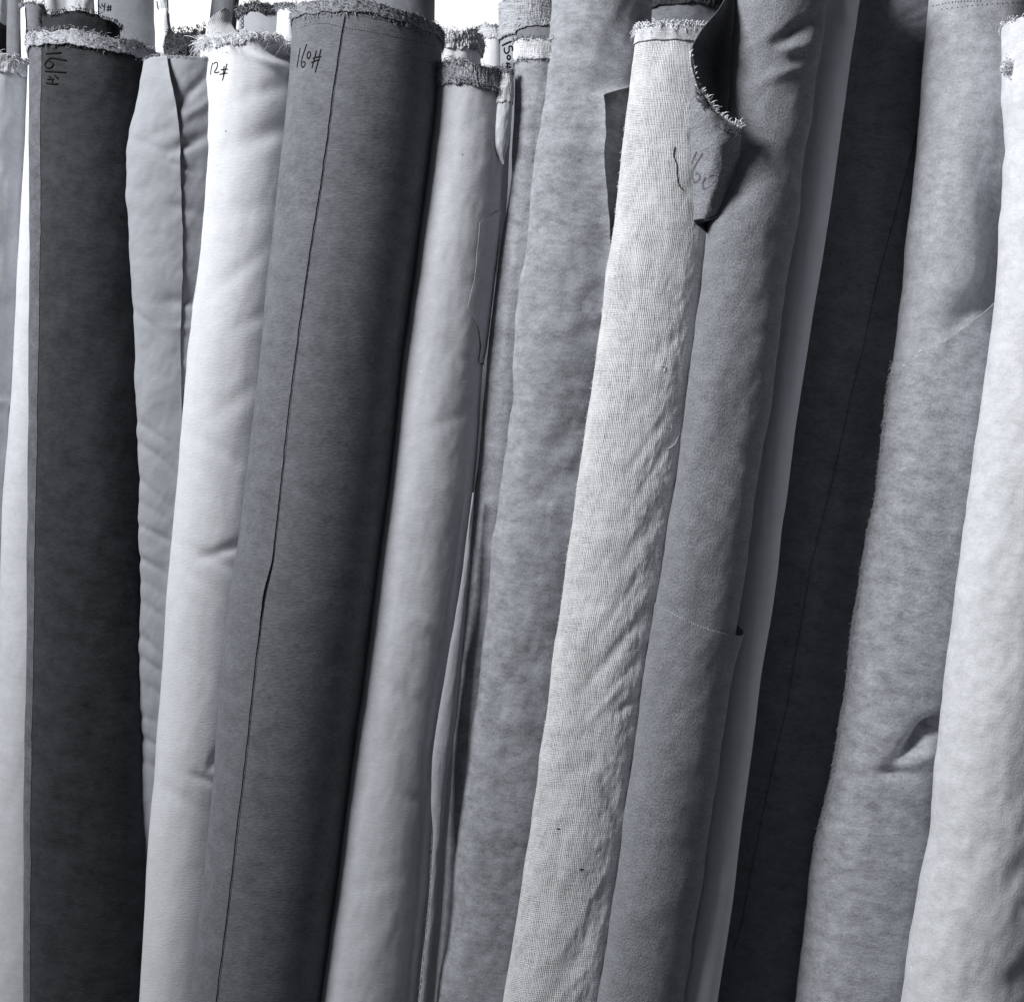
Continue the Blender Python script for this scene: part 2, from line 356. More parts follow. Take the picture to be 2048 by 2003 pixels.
def fray(r, name, n, ln, mat, v0=0, jv=4, th_a=-2.2, th_b=2.2, rad=0.00035, out=0.3, curl=1.0, side=0.0, dirv=-1, offs=0.0015, root=None):
    """loose threads sticking out of the rim"""
    L = []
    for i in range(n):
        th = random.uniform(th_a, th_b); v = r.ytop + float(r.wobf(th)) + v0 + random.uniform(-jv, jv)
        l = ln * random.uniform(0.35, 1.25) * r.Y / F
        p = r.surf(np.array([th]), np.array([v]), offs)[0]; nrm = np.array([math.sin(th), -math.cos(th), 0]); tan = np.array([math.cos(th), math.sin(th), 0])
        d = np.array([r.tilt, 0, 1.0]) * (-dirv) + nrm * random.uniform(-.1, 2 * out) + tan * (side + random.uniform(-.9, .9) * curl)
        d /= np.linalg.norm(d); c = (tan * random.uniform(-1, 1) + nrm * random.uniform(-.2, .6) + np.array([0, 0, random.uniform(-1.3, .3)])) * curl
        L.append(np.array([p - d * l * .15, p + d * l * .3, p + d * l * .6 + c * l * .15, p + d * l * .8 + c * l * .4, p + d * l * .85 + c * l * .75]))
    o = tubes(name, L, [rad * random.uniform(.6, 1.3) for _ in L], mat, root or r.root); o['kind'] = 'stuff'; return o
def edge_fuzz(name, poly, r, n, ln, mat, dx=-1.0, rad=0.0003, limb=None):
    """short hairs on a raw edge or silhouette"""
    q = resample(poly, 1.0); L = []
    for i in range(n):
        x, y = q[random.randrange(len(q))]; th, v = r.inv(x, y); p = r.surf(th if limb is None else th * 0 + limb + random.uniform(-.12, .12), v, 0.0 if limb is None else 0.0016)[0]
        l = ln * random.uniform(.3, 1.2) * r.Y / F; d = np.array([dx, random.uniform(-.5, .1) * (1 if limb is None else .2), random.uniform(-.9, .3)]); d /= np.linalg.norm(d)
        L.append(np.array([p - d * l * .3, p + d * l * .5, p + d * l + np.array([0, 0, -l * .3])]))
    o = tubes(name, L, rad, mat, r.root); o['kind'] = 'stuff'; return o
# ------------------------------------------------------------------ ground the rolls stand on
gm, gnt, gb, guv = start('worn_concrete')
gtc = gnt.nodes.new('ShaderNodeTexCoord')
gn = noise(gnt, gtc.outputs['Object'], 6, 6, 8, 0.65)
gnt.links.new(color_from(gnt, mth(gnt, 'MULTIPLY_ADD', gn, 0.9, 0.5), 0.10), gb.inputs['Base Color']); gb.inputs['Roughness'].default_value = 0.85
G = np.zeros((9, 9, 3)); gx = np.linspace(-4, 4, 9); G[..., 0] = gx[None, :]; G[..., 1] = gx[::-1][:, None] + 1.5
fl = grid_mesh('floor', G[::-1], G[..., :2].copy(), gm); fl['kind'] = 'structure'; fl['label'] = 'worn grey concrete floor under the fabric rolls'
exec_parts = True
# ------------------------------------------------------------------ cloths
M_A = fabric('smooth_light_grey_cloth', 0.60, 0.12, 0.08, 0.15, 0.15, seed=1)
M_B = fabric('pale_cloth', 0.66, 0.12, 0.08, 0.15, 0.1, seed=2)
M_C = fabric('charcoal_napped_cloth', 0.042, 0.5, 0.3, 0.4, 0.5, mscale=30, seed=3)
M_CE = fabric('charcoal_painted_lit_edge', 0.13, 0.5, 0.3, 0.4, 0.3, mscale=30, seed=33)  # charcoal cloth made paler: light on the left edge put into colour
M_E = fabric('soft_grey_cloth', 0.35, 0.10, 0.08, 0.2, 0.1, seed=4)
M_F = fabric('off_white_cloth', 0.69, 0.08, 0.07, 0.4, 0.1, seed=5)
M_H = fabric('slate_napped_cloth', 0.158, 0.32, 0.36, 0.6, 0.55, mscale=32, seed=6)
M_J = fabric('dove_grey_cloth', 0.55, 0.12, 0.1, 0.3, 0.15, seed=7)
M_N = fabric('folded_grey_cloth', 0.36, 0.12, 0.1, 0.3, 0.15, seed=71)
M_P = fabric('mottled_grey_suede', 0.35, 0.48, 0.28, 0.6, 0.35, mscale=36, seed=8, iso=.8)
M_Q = gauze('white_gauze_cloth', 0.9, pitch=0.0019, dark=0.3, hole=0.5, vert=0.3, seed=1.0, bumpd=0.0022)
M_S = fabric('grey_velour', 0.30, 0.26, 0.55, 1.3, 0.3, mscale=46, seed=9, iso=1.0)
M_SI = selvage('velour_backing', 0.12, 0.5, 5.0, 90, 420, 0.1)
M_T = fabric('graphite_satin', 0.58, 0.08, 0.04, 0.08, 0.25, rough=0.5, seed=10, specks=False)
M_U = fabric('black_cloth', 0.19, 0.35, 0.3, 0.4, 0.12, seed=11)
M_V = fabric('light_grey_fleece', 0.49, 0.34, 0.24, 0.7, 0.25, mscale=52, seed=12, iso=.7)
M_V2 = fabric('worn_grey_fleece_layer', 0.44, 0.46, 0.28, 0.8, 0.25, mscale=50, seed=52, iso=.7)
M_W = fabric('white_fleece', 0.77, 0.2, 0.10, 0.55, 0.15, mscale=44, seed=13, iso=.7)
M_D = fabric('dark_backing_cloth', 0.03, 0.35, 0.3, 0.5, 0.15, seed=14)
M_G = fabric('mid_grey_cloth', 0.20, 0.15, 0.15, 0.3, 0.2, seed=15)
M_WH = fabric('white_lining', 0.78, 0.08, 0.10, 0.3, 0.1, seed=16)
SV_L = selvage('pale_selvage', 0.42, 1.0, 1.0, blotch=0.9); SV_W = selvage('white_selvage', 0.75, 0.5, 2.0); SV_G = selvage('grey_selvage', 0.27, 1.0, 3.0, 260, 700)
SV_D = selvage('dark_selvage', 0.06, 1.0, 4.0, 200, 600, 0.6); SV_R = selvage('ribbed_selvage', 0.5, 1.2, 6.0, 40, 1000, 0.2)

# ================================================================== FRONT ROW
# H: the big slate roll in front
H = Roll('large slate grey fabric roll numbered 160#, long dark seam down its front',
  [(0,587,884),(40,586,883),(130,580,878),(200,574,872),(350,560,852),(480,546,837),(560,536,827),(700,525,808),(850,510,793),(1000,491,777),(1080,482,766),(1200,463,751),(1330,450,735),(1480,438,714),(1600,429,700),(1700,419,688),(1850,404,667),(2003,389,648)],
  8, 1.50, M_H, amp=0.5, nx=160, ny=200, seed=1, rim=4, creases=[(700,1310,-35,60,22,-.9),(640,1140,15,80,20,.6),(700,700,80,120,18,-.5),(735,620,70,60,20,-.6),(600,1230,-20,70,25,.5),(560,900,-12,50,12,.4)])
seam = [(693,14),(683,70),(668,170),(654,280),(640,380),(620,500),(600,640),(580,800),(558,1000),(545,1120),(527,1200),(512,1320),(500,1430),(492,1510),(475,1650),(460,1780),(445,1900),(432,2003),(405,2250)]
Hl = side_layer(H, 'outer_wrap', seam, -2.6, M_H, off=lambda TH, V, t: 0.0005 + 0.0003 * np.exp(-t / .04) + 0.0014 * np.exp(-t / .05) * np.exp(-((V - 1190) / 70) ** 2), thick=0.0004)
hb = H.bvh([Hl])
marks('seam_shadow_line', hb, [[(x + 3.0, y) for x, y in seam[:-1]]], 0.0004, THR_D, H.root, 6, off=-0.0002)  # dark line laid along the wrap's end for the shadow in its gap
band(H, 'frayed_selvage', -2, 22, SV_G, ruff=1.3, rag=4, seed=3, off=0.002)
fray(H, 'loose_threads', 520, 8, THR_G, 8, 10, rad=0.00024, curl=1.4, out=.3); fray(H, 'dark_threads', 420, 8, THR_D, 10, 12, rad=0.00026, curl=1.4, out=.3)
fray(H, 'hanging_threads', 180, 6, THR_G, 22, 5, rad=.0003, dirv=1, curl=1.2, out=.1)
marks('stitching', hb, dots((600,56,-8),(680,54),22) + dots((692,56,-3),(868,92),30) + dots((612,48,-4),(690,30),10) + dots((700,30,-3),(810,52),22), 0.00045, THR_D, H.root)
marks('number_marking', hb, [C(400,[(765,365),(752,440),(740,520)]), C(400,[(815,338),(793,400),(776,455),(772,500),(782,517),(797,508),(804,485),(795,466),(780,478)]),
  C(400,[(830,392),(817,415),(818,445),(830,452),(842,430),(843,402),(830,392)]), C(400,[(888,388),(872,450),(853,520)]), C(400,[(922,376),(905,455),(877,556)]), C(400,[(860,447),(890,436),(926,432)]), C(400,[(850,478),(885,462),(915,458)])], 0.00085, INK, H.root)
# F: off-white roll left of H
Fr = Roll('off white fabric roll marked 12#, tucked behind the big slate roll',
  [(60,402,610),(200,402,612),(350,400,600),(500,394,585),(650,378,572),(800,367,556),(1000,354,535),(1150,340,520),(1200,334,512),(1400,324,492),(1520,312,478),(1700,300,462),(1850,290,448),(2003,281,430)],
  84, 1.54, M_F, amp=0.65, nx=120, ny=150, seed=2, rim=9, creases=[(566,106,24,36,10,-15),(545,128,24,50,9,5),(540,178,-18,70,18,-1.8),(560,260,-30,80,20,-1.2),(520,270,-22,90,22,-1.6),(490,420,-10,110,26,-1.2),(480,540,-40,60,18,-1.4),(505,640,-25,50,16,-1.2),(470,800,-35,60,20,-1.5),(450,905,30,80,16,-1.4),(465,1095,-18,60,12,-2.8),(430,1120,25,60,14,-2.2),(400,1160,40,50,14,-1.2),(420,1240,45,80,18,-1.2),(395,1330,50,60,16,-.8),(430,1520,-60,22,10,-3.2),(415,1560,20,34,10,-2.6),(370,1600,35,60,16,-1.4)])
band(Fr, 'frayed_selvage', -12, 5, SV_W, ruff=2.5, rag=9, seed=5, off=0.001)
fray(Fr, 'loose_threads', 420, 17, THR_W, 0, 8, rad=0.0003, curl=1.8, out=.6)
fb = Fr.bvh()
marks('number_marking', fb, [C(400,[(97,478),(86,520),(80,572)]), C(400,[(104,490),(118,472),(133,478),(134,505),(120,535),(104,553),(125,556),(147,548)]), C(400,[(205,488),(190,545),(170,616)]), C(400,[(184,505),(180,540),(177,580)]), C(400,[(160,533),(190,528),(214,528)]), C(400,[(150,568),(180,560),(210,558)])], 0.0006, INK, Fr.root)
each('stray_speck', fb, [C(400,[(200,400),(208,402)]), C(400,[(192,1000),(200,998)])], 0.0005, THR_M, Fr.root)
# E: wrinkled grey
E = Roll('wrinkled soft grey fabric roll with open overlap, between charcoal and off white rolls',
  [(100,296,450),(130,290,452),(180,280,455),(250,266,456),(300,257,456),(400,258,452),(500,262,446),(570,268,440),(640,270,432),(680,276,430),(760,273,425),(900,278,420),(960,281,415),(1060,279,405),(1160,284,400),(1300,281,388),(1500,284,370),(1800,285,345),(2003,279,330)],
  112, 1.553, M_E, dy=0.03, flat=0.6, amp=0.9, nx=70, ny=60, seed=3, rim=5, sig=9, tilt=0.02, creases=[(385,180,-45,60,10,-3),(380,285,-22,44,13,-4.5),(330,260,-25,60,12,-1.6),(310,295,20,60,10,-1.8),(360,330,20,40,8,-2.2),(395,220,-35,40,10,2.5),(375,420,20,50,12,-2),(350,600,-10,40,14,-2.2),(380,605,0,30,12,-2.4),(290,640,40,40,8,-1.8),(380,655,0,40,9,1.6)] +
  [(300 + 16 * math.sin(k * 2.1), 860 + k * 52, 33 + 7 * math.sin(k), 60, 8.5, -1.7 - .7 * math.sin(k * 1.7), -.12) for k in range(14)])
el = [(338,114),(340,130),(345,155),(350,180),(353,200),(357,240),(360,280),(361,320),(363,400),(366,480),(365,560),(363,610),(361,660),(362,750),(364,830),(362,900),(362,1000),(352,1200),(325,1700),(312,2250)]
El = side_layer(E, 'outer_wrap', el, -2.6, M_E, off=lambda TH, V, t: 0.0012 + (0.0008 + 0.006 * np.exp(-((V - 185) / 50) ** 2) + 0.002 * np.exp(-((V - 330) / 30) ** 2) + 0.0015 * np.exp(-((V - 600) / 40) ** 2)) * np.exp(-t / .08), thick=0.001, drow=4)
eb = E.bvh([El])
fray(E, 'loose_threads', 160, 5, THR_G, 0, 3, rad=0.00025)
marks('faint_stitching', eb, [C(0,[(1140,585),(1145,597),(1190,597)])], 0.0004, THR_M, E.root)
# C: charcoal
Cc = Roll('charcoal fabric roll numbered 161# sideways, white frayed selvage around its top',
  [(40,60,325),(100,62,318),(300,64,300),(500,64,304),(700,62,305),(1000,60,305),(1500,55,306),(2003,52,306)],
  66, 1.585, M_C, amp=0.9, nx=120, ny=150, seed=4, rim=7, tilt=0.10, creases=[(190,230,-40,40,20,-1.0),(215,160,80,60,25,1.0),(150,700,-40,70,25,-.8)])
Cl = side_layer(Cc, 'outer_wrap', [(84,84),(82,250),(81,450),(77,700),(71,1000),(65,1400),(60,2003),(58,2300)], -2.6, M_CE, off=0.0003, thick=0.0002)  # edge strip coloured paler for the light it catches
band(Cc, 'frayed_selvage', -4, 26, SV_L, ruff=1.0, rag=4, seed=8, off=0.0022)
fray(Cc, 'loose_threads', 320, 10, THR_G, -3, 5, rad=0.00025, curl=1.2, side=.6); fray(Cc, 'white_threads', 150, 8, THR_W, 8, 8, rad=0.00024, curl=1.2, side=.5)
fray(Cc, 'dark_threads', 240, 10, THR_D, 8, 12, rad=0.0003, curl=1.2, side=.6)
fray(Cc, 'hanging_threads', 70, 5, THR_G, 26, 4, rad=.00025, dirv=1, curl=.8, out=.1); fray(Cc, 'dark_fibres', 200, 8, THR_D, 27, 4, rad=.0003, dirv=-1, curl=.8, out=.1)
cb = Cc.bvh([Cl])
marks('number_marking', cb, [C(0,[(352,410),(410,406),(468,402)]), C(0,[(388,440),(440,448),(508,463)]), C(0,[(388,442),(360,460),(342,490),(350,516),(375,522),(400,508),(406,486),(390,468),(365,466)]), C(0,[(344,543),(420,546),(505,552)]),
  C(0,[(352,632),(400,640),(446,640)]), C(0,[(362,606),(392,600),(412,604)]), C(0,[(372,578),(402,604),(398,636)]), C(0,[(412,572),(432,590),(444,604)])], 0.0011, INK, Cc.root)
marks('fold_lines', cb, [C(0,[(345,345),(500,352),(640,375),(800,392),(1000,420)]), C(0,[(700,372),(850,400),(980,405)])], 0.0004, THR_D, Cc.root, 4)
# B, A
B = Roll('narrow pale fabric roll left of the charcoal roll, widening towards the bottom', [(120,58,150),(200,55,150),(500,39,145),(800,24,140),(1000,8,136),(1200,2,134),(1500,-8,130),(2003,-20,128)], 120, 1.70, M_B, amp=0.5, seed=5, dv=6, tilt=0.05)
A = Roll('light grey smooth fabric roll at the far left with frayed white top', [(80,-120,66),(500,-140,60),(1000,-170,40),(2003,-230,10)], 108, 1.725, M_A, amp=1.2, seed=6, dv=6, tilt=0.05, rim=6, creases=[(5,805,0,60,8,2.0),(30,300,60,80,20,-1)])
band(A, 'frayed_selvage', -14, 24, SV_W, rag=6, seed=9, off=0.002, ruff=1.5); fray(A, 'loose_threads', 300, 11, THR_W, -8, 8, rad=0.0003, curl=1.4)
# J
J = Roll('dove grey fabric roll right of the big slate roll, with a cut flap',
  [(140,870,1008),(200,868,1010),(320,856,1006),(450,840,996),(560,826,985),(700,806,968),(850,790,958),(1000,774,944),(1130,757,926),(1280,738,906),(1400,724,890),(1510,708,872),(1680,688,860),(1800,672,852),(2003,645,831)],
  122, 1.50, M_J, amp=0.75, nx=90, ny=100, seed=7, rim=5, creases=[(960,720,10,30,12,-1.5),(900,840,-20,60,14,-1),(820,1400,40,60,16,-2.2),(790,1470,45,60,18,-1.8),(860,1250,30,60,14,1.2),(840,1600,20,50,16,-1.2),(760,1760,-20,60,20,-1)])
band(J, 'frayed_selvage', -3, 46, SV_L, rag=5, seed=12, off=0.002, ruff=1.6)
fray(J, 'loose_threads', 520, 12, THR_M, 4, 8, rad=0.00025, curl=1.6, out=.3); fray(J, 'fluffy_threads', 420, 9, THR_G, 38, 5, rad=0.0003, curl=1.6, out=.5)
jl = [(997,420),(978,436),(959,444),(957,446),(957,470),(952,520),(948,560),(938,600),(934,618),(945,632),(955,650),(960,680),(962,720)]
jl = [(994,421),(977,436),(959,444),(955,490),(948,560),(938,600),(934,617),(945,632),(955,652),(960,690),(960,725)]
Jl = side_layer(J, 'cut_flap', jl, 2.0, M_J, off=lambda TH, V, t: 0.0012 + 0 * TH, thick=0.0003, drow=2, ncol=40)
jb = J.bvh([Jl])
marks('stitching', jb, dots((954,470),(936,612),16, 1.0, .5), 0.0003, THR_G, J.root); each('stray_speck', jb, [C(850,[(283,1178),(288,1182)])], 0.0006, THR_D, J.root)
# curled corner hanging off J
cr = Roll('', [(140,1004,1021),(165,1001,1027),(200,994,1026),(240,989,1023),(270,986,1020),(290,985,1016),(300,990,1013),(312,999,1010),(325,1004,1008)], 142, 1.483, M_J, flat=.8, amp=.6, nx=20, ny=30, seed=21, dv=3, nth=60, vbot=326, root=J.root, part='curled_corner', sig=5, tilt=0.05)
band(cr, 'corner_selvage', -2, 62, SV_W, n=120, rag=3, off=0.0008, ruff=.6, seed=3, root=J.root); fray(cr, 'corner_threads', 90, 9, THR_G, 0, 4, rad=0.0003, root=J.root)
# N pale folded strip in the gap
Nn = Roll('thin pale folded cloth edge showing in the dark gap right of the dove grey roll',
  [(960,948,951),(1050,936,944),(1150,924,937),(1250,908,928),(1400,882,913),(1480,869,905),(1520,864,898),(1560,862,893),(1620,863,888),(1660,866,884),(1700,864,878),(1800,858,872),(2003,836,852)],
  985, 1.474, M_N, rim=0, flat=0.8, amp=.4, nx=40, ny=60, seed=22, dv=5, nth=80, name='folded_cloth', part='folded_edge', cat='fabric', group=None, sig=9)
edge_fuzz('edge_fuzz', [(866,1660),(860,1800),(838,2000)], Nn, 160, 4, THR_G)
# P
P1 = Roll('mid grey suede fabric roll with pale selvage tape, left of the taller mottled roll', [(70,1030,1150),(160,1029,1150),(360,1022,1130),(500,1000,1110),(700,975,1085),(1000,948,1050),(1300,925,1020),(1500,908,1000),(2003,868,960)], 80, 1.499, M_P, flat=.6, amp=1, seed=23, rim=3, tilt=.06)
band(P1, 'selvage_tape', -2, 40, SV_W, rag=3, off=0.0015, ruff=.7, seed=14); fray(P1, 'loose_threads', 240, 7, THR_M, 0, 5, rad=.0003); fray(P1, 'fluffy_threads', 240, 6, THR_G, 40, 4, rad=.0003)
P2 = Roll('tall mottled grey suede roll with raw cut edge, left of the white gauze roll',
  [(0,1112,1292),(80,1106,1288),(200,1090,1278),(350,1070,1260),(500,1054,1246),(620,1040,1235),(780,1024,1222),(900,1010,1210),(1000,995,1195),(1100,984,1182),(1250,969,1165),(1370,954,1150),(1500,940,1130),(1650,922,1110),(1800,905,1090),(1900,892,1078),(2003,878,1062)],
  -130, 1.495, M_P, flat=.7, amp=1.6, nx=120, ny=120, seed=24, creases=[(1180,660,-18,80,18,-2.2),(1100,640,-20,60,22,-1),(1150,860,-40,90,20,-2.0),(1130,960,-42,90,24,-2.0),(1140,780,-30,80,20,1.4),(1150,150,70,60,14,.6),(1060,1700,15,50,12,-1.2),(1180,560,-30,60,20,1.8)])
pr = [(1300,-128),(1300,150),(1280,166),(1262,173),(1235,182),(1203,194),(1205,230),(1204,270),(1200,310),(1202,370),(1203,420),(1207,500),(1210,560),(1210,640),(1205,720),(1190,820),(1165,1000),(1125,1300),(1085,1650),(1050,2003),(1030,2250)]
def pend(px_far=-2.4):
    return side_layer(P2, 'outer_wrap', pr, px_far, M_P, off=lambda TH, V, t: 0.0045 + 0.009 * np.exp(-t / .05) * np.clip((V - 150) / 60, 0, 1) * np.clip((820 - V) / 250, 0, 1) - 0.0042 * np.clip((V - 640) / 180, 0, 1), thick=0.0012, drow=3, ncol=110)
Pl = pend()
edge_fuzz('edge_fuzz', pr[5:14], P2, 60, 4, THR_G, dx=1.0)
# Q gauze
Qc = [(1330,690,-35,60,16,-0.99),(1300,880,-55,90,10,-0.99),(1330,900,-60,120,9,-1.12),(1290,1060,-58,110,11,-1.05),(1260,1180,-55,130,10,-1.24),(1300,1150,-57,120,9,-0.99),(1240,1290,-50,110,10,-1.36),(1180,1330,45,50,14,-1.49),(1265,1330,-50,90,9,-1.24),(1270,1400,-35,40,10,-2.79),(1215,1400,-48,60,9,1.24),(1160,1560,60,80,16,-0.74),(1230,1620,70,60,10,-1.24),(1190,1840,-52,120,11,-1.24),(1160,1900,-52,120,11,-1.24),(1130,1960,-52,120,11,-1.12),(1210,1780,-60,60,10,-1.24)]
Q = Roll('white open weave gauze roll with fringed top and coarse puckered threads',
  [(30,1276,1432),(45,1275,1430),(120,1265,1428),(250,1250,1420),(350,1240,1418),(450,1226,1418),(540,1213,1407),(600,1208,1400),(660,1198,1393),(760,1185,1381),(850,1170,1370),(970,1152,1353),(1050,1145,1341),(1150,1130,1326),(1260,1115,1310),(1340,1105,1299),(1420,1095,1287),(1510,1080,1275),(1620,1067,1260),(1740,1050,1243),(1850,1035,1228),(2003,1008,1206)],
  52, 1.448, M_Q, flat=.48, amp=1.0, nx=90, ny=100, seed=8, creases=Qc, rim=2, nth=320, dv=3, tilt=0.04, lump=1.1)
fray(Q, 'fringe', 420, 16, THR_W, 0, 2, rad=0.0006, curl=.5, out=.2, offs=0); fray(Q, 'fringe_loops', 160, 12, THR_W, -2, 4, rad=0.0005, curl=2.0, out=.3, offs=0)
band(Q, 'woven_heading', 0, 26, SV_W, rag=1, ruff=.2, off=0.0013, seed=15, thick=0.0002)
edge_fuzz('edge_fuzz', [(1250,250),(1226,450),(1208,600),(1185,760),(1152,970),(1115,1260),(1067,1620),(1035,1850)], Q, 130, 4, THR_W)
qb = Q.bvh()
marks('pulled_thread', qb, [C(1200,[(572,1118),(560,1190),(585,1250),(590,1350),(600,1410),(635,1452)])], 0.0005, THR_D, Q.root)
each('slub_thread', qb, [C(1200,[(520,1515),(570,1480),(612,1380)],3.808,500), C(1200,[(450,880),(500,885),(490,930)],3.808,500)], 0.0005, THR_W, Q.root)
each('snag', qb, [C(850,[(1000,592),(1025,595)],3.786,1500), C(850,[(1172,900),(1200,898)],3.786,1500)], 0.0006, THR_D, Q.root)
# S velour
Sc = [(1590,60,-32,60,20,-7),(1600,120,30,40,16,-5),(1560,150,-20,50,12,4),(1590,95,-10,40,12,3.5),(1560,60,-30,70,12,2.5),(1480,380,-40,50,26,-3.5),(1460,790,40,60,12,-2.2),(1420,830,42,60,11,2.0),(1440,900,35,70,12,-2.0),(1400,760,30,60,12,1.2),(1390,940,30,50,12,-1.2),(1380,1700,35,60,14,-1),(1300,1540,40,50,14,-1)]
S = Roll('grey velour fabric roll with peeled open corner near the top and stitched hem below',
  [(0,1470,1652),(60,1468,1645),(160,1461,1628),(260,1449,1612),(400,1424,1596),(440,1416,1590),(560,1405,1570),(650,1391,1558),(750,1378,1546),(860,1366,1530),(1000,1346,1508),(1120,1330,1492),(1230,1311,1475),(1370,1291,1455),(1480,1276,1440),(1580,1261,1425),(1700,1246,1408),(1810,1230,1394),(1920,1215,1378),(2003,1203,1366)],
  -140, 1.425, M_S, amp=1.1, nx=100, ny=90, seed=9, creases=Sc, nth=240)
sh = [(1316,1208),(1345,1230),(1375,1243),(1402,1252),(1430,1260),(1458,1268),(1474,1270)]
Sl = low_layer(S, 'hemmed_wrap', sh, M_S, lambda TH, V, dd: 0.0004 + 0.0010 / (1 + np.exp(-8 * (TH + .5))) + 0.0065 * np.exp(-((TH - 1.45) / .42) ** 2) * np.exp(-dd / 60.0), thick=0.0012, hook=34)
sb = S.bvh([Sl])
marks('hem_stitching', sb, dots((1322,1214,6),(1456,1269),30, 2.2, .8), 0.0006, THR_W, S.root)
# peeled flap (inner face, outer face, loose lower corner)
FD = -0.026
def loft(name, Lc, Rc, mat, root, sh=0.0, nu=40, nv=60, bulge=-0.02, solid=0.0012, seed=0, amp=.0012):
    Lc = np.array(Lc, float); Rc = np.array(Rc, float); k = np.linspace(0, 1, len(Lc)); t = np.linspace(0, 1, nv)
    sm = lambda A: np.stack([np.interp(t, k, A[:, i]) for i in range(3)], 1)
    a = sm(Lc); b = sm(Rc); g = np.exp(-.5 * (np.arange(-4, 5) / 2.0) ** 2); g /= g.sum()
    for M_ in (a, b):
        for i in range(3): M_[:, i] = np.convolve(np.pad(M_[:, i], 4, mode='reflect', reflect_type='odd'), g, 'valid')
    u = np.linspace(0, 1, nu)[None, :, None]; Q3 = a[:, None, :] * (1 - u) + b[:, None, :] * u
    dep = Q3[..., 2] + sh + bulge * np.sin(PI * u[..., 0]) * np.clip((b[:, 0] - a[:, 0]) / 70, 0.1, 1)[:, None] + amp * 2 * fbm(Q3[..., 0] / 20, Q3[..., 1] / 28, seed, 3)
    P = np.stack([(Q3[..., 0] - 1024) * dep / F, dep, ZC - (Q3[..., 1] - 1001.5) * dep / F], -1)
    UV = np.stack([P[..., 0] * 1.0, P[..., 2]], -1)
    return grid_mesh(name, P, UV, mat, root, solid=solid)
inn = loft('peeled_lining', [(1464,-30,1.452),(1440,18,1.425),(1404,58,1.41),(1382,96,1.405),(1382,130,1.402),(1396,178,1.40),(1420,212,1.402),(1446,240,1.41)],
   [(1474,-30,1.50),(1471,40,1.50),(1468,85,1.50),(1463,125,1.50),(1459,160,1.495),(1456,195,1.49),(1452,222,1.47),(1449,243,1.43)], M_SI, S.root, sh=FD - .006, bulge=0.001, seed=4)
out = loft('peeled_flap', [(1381,100,1.405),(1379,150,1.412),(1380,200,1.42),(1381,245,1.425),(1382,270,1.43),(1384,320,1.435),(1386,380,1.44),(1389,425,1.445),(1386,446,1.45)],
   [(1383,108,1.404),(1399,184,1.40),(1424,219,1.398),(1468,250,1.398),(1484,262,1.40),(1478,315,1.415),(1463,372,1.43),(1449,430,1.445),(1440,436,1.45)], M_S, S.root, sh=FD, bulge=-0.02, seed=5)
low = loft('flap_underside', [(1386,440,1.452),(1392,448,1.455),(1404,456,1.46),(1412,464,1.465)], [(1436,434,1.45),(1428,440,1.48),(1418,452,1.49),(1413,465,1.468)], M_SI, S.root, sh=-0.046, nu=14, nv=16, bulge=.002, amp=0.0)
fe = [(1381,104),(1384,128),(1397,178),(1421,214),(1448,238),(1484,254)]
fq = resample(fe, 1.0); Lt = []; ot = []
fbv = mesh_bvh([out])
for i in range(150):
    x, y = fq[random.randrange(len(fq))]; dpt = 1.398 + FD; l = random.uniform(4, 13) * (1.3 if x > 1400 else .7) * dpt / F
    p = W(x - 1, y + 1, dpt); d = np.array([random.uniform(-.2, 1.0), random.uniform(-.5, .1), random.uniform(.2, 1)]); d /= np.linalg.norm(d); c = np.array([random.uniform(-1, 1), 0, random.uniform(-1, .5)])
    Lt.append(np.array([p - d * l * .3, p + d * l * .4, p + d * l * .8 + c * l * .2, p + d * l + c * l * .6]))
tubes('flap_fringe', Lt, 0.0006, THR_W, S.root)['kind'] = 'stuff'
for i in range(240):
    x, y = fq[random.randrange(int(len(fq) * .35), len(fq))]; y += random.uniform(0, 22); x -= random.uniform(0, 6); dpt = 1.392 + FD; l = random.uniform(4, 9) * dpt / F
    p = W(x, y, dpt); d = np.array([random.uniform(-1, 1), -.2, random.uniform(-1, 1)]); d /= np.linalg.norm(d)
    ot.append(np.array([p - d * l * .5, p, p + d * l * .5 + np.array([0, -.001, 0])]))
tubes('flap_selvage_threads', ot, 0.0004, THR_M, S.root)['kind'] = 'stuff'
marks('number_marking', fbv, [C(1200,[(745,1152),(722,1200),(705,1250)]), C(1200,[(790,1165),(750,1230),(718,1290),(712,1350),(725,1390),(752,1385),(775,1345),(755,1315),(730,1325)]), C(1200,[(812,1345),(785,1400),(800,1440),(835,1430),(875,1390),(900,1340),(870,1328),(830,1340)])], 0.0021, INKG, S.root, off=-0.0011)
# T satin
T = Roll('slim graphite satin fabric roll in the shade between grey velour and black rolls',
  [(0,1630,1716),(100,1612,1701),(250,1590,1681),(380,1575,1664),(500,1555,1646),(620,1542,1626),(750,1525,1606),(850,1508,1590),(1000,1488,1573),(1120,1470,1556),(1230,1455,1540),(1350,1436,1521),(1500,1418,1504),(1650,1398,1484),(1800,1378,1466),(1900,1364,1451),(2003,1350,1435)],
  -150, 1.460, M_T, dy=-0.026, flat=.9, amp=.45, nx=80, ny=260, seed=10, dv=6, creases=[(1575,1040,-75,60,9,-2),(1548,1180,-80,110,14,1.6),(1688,20,70,36,12,3)])
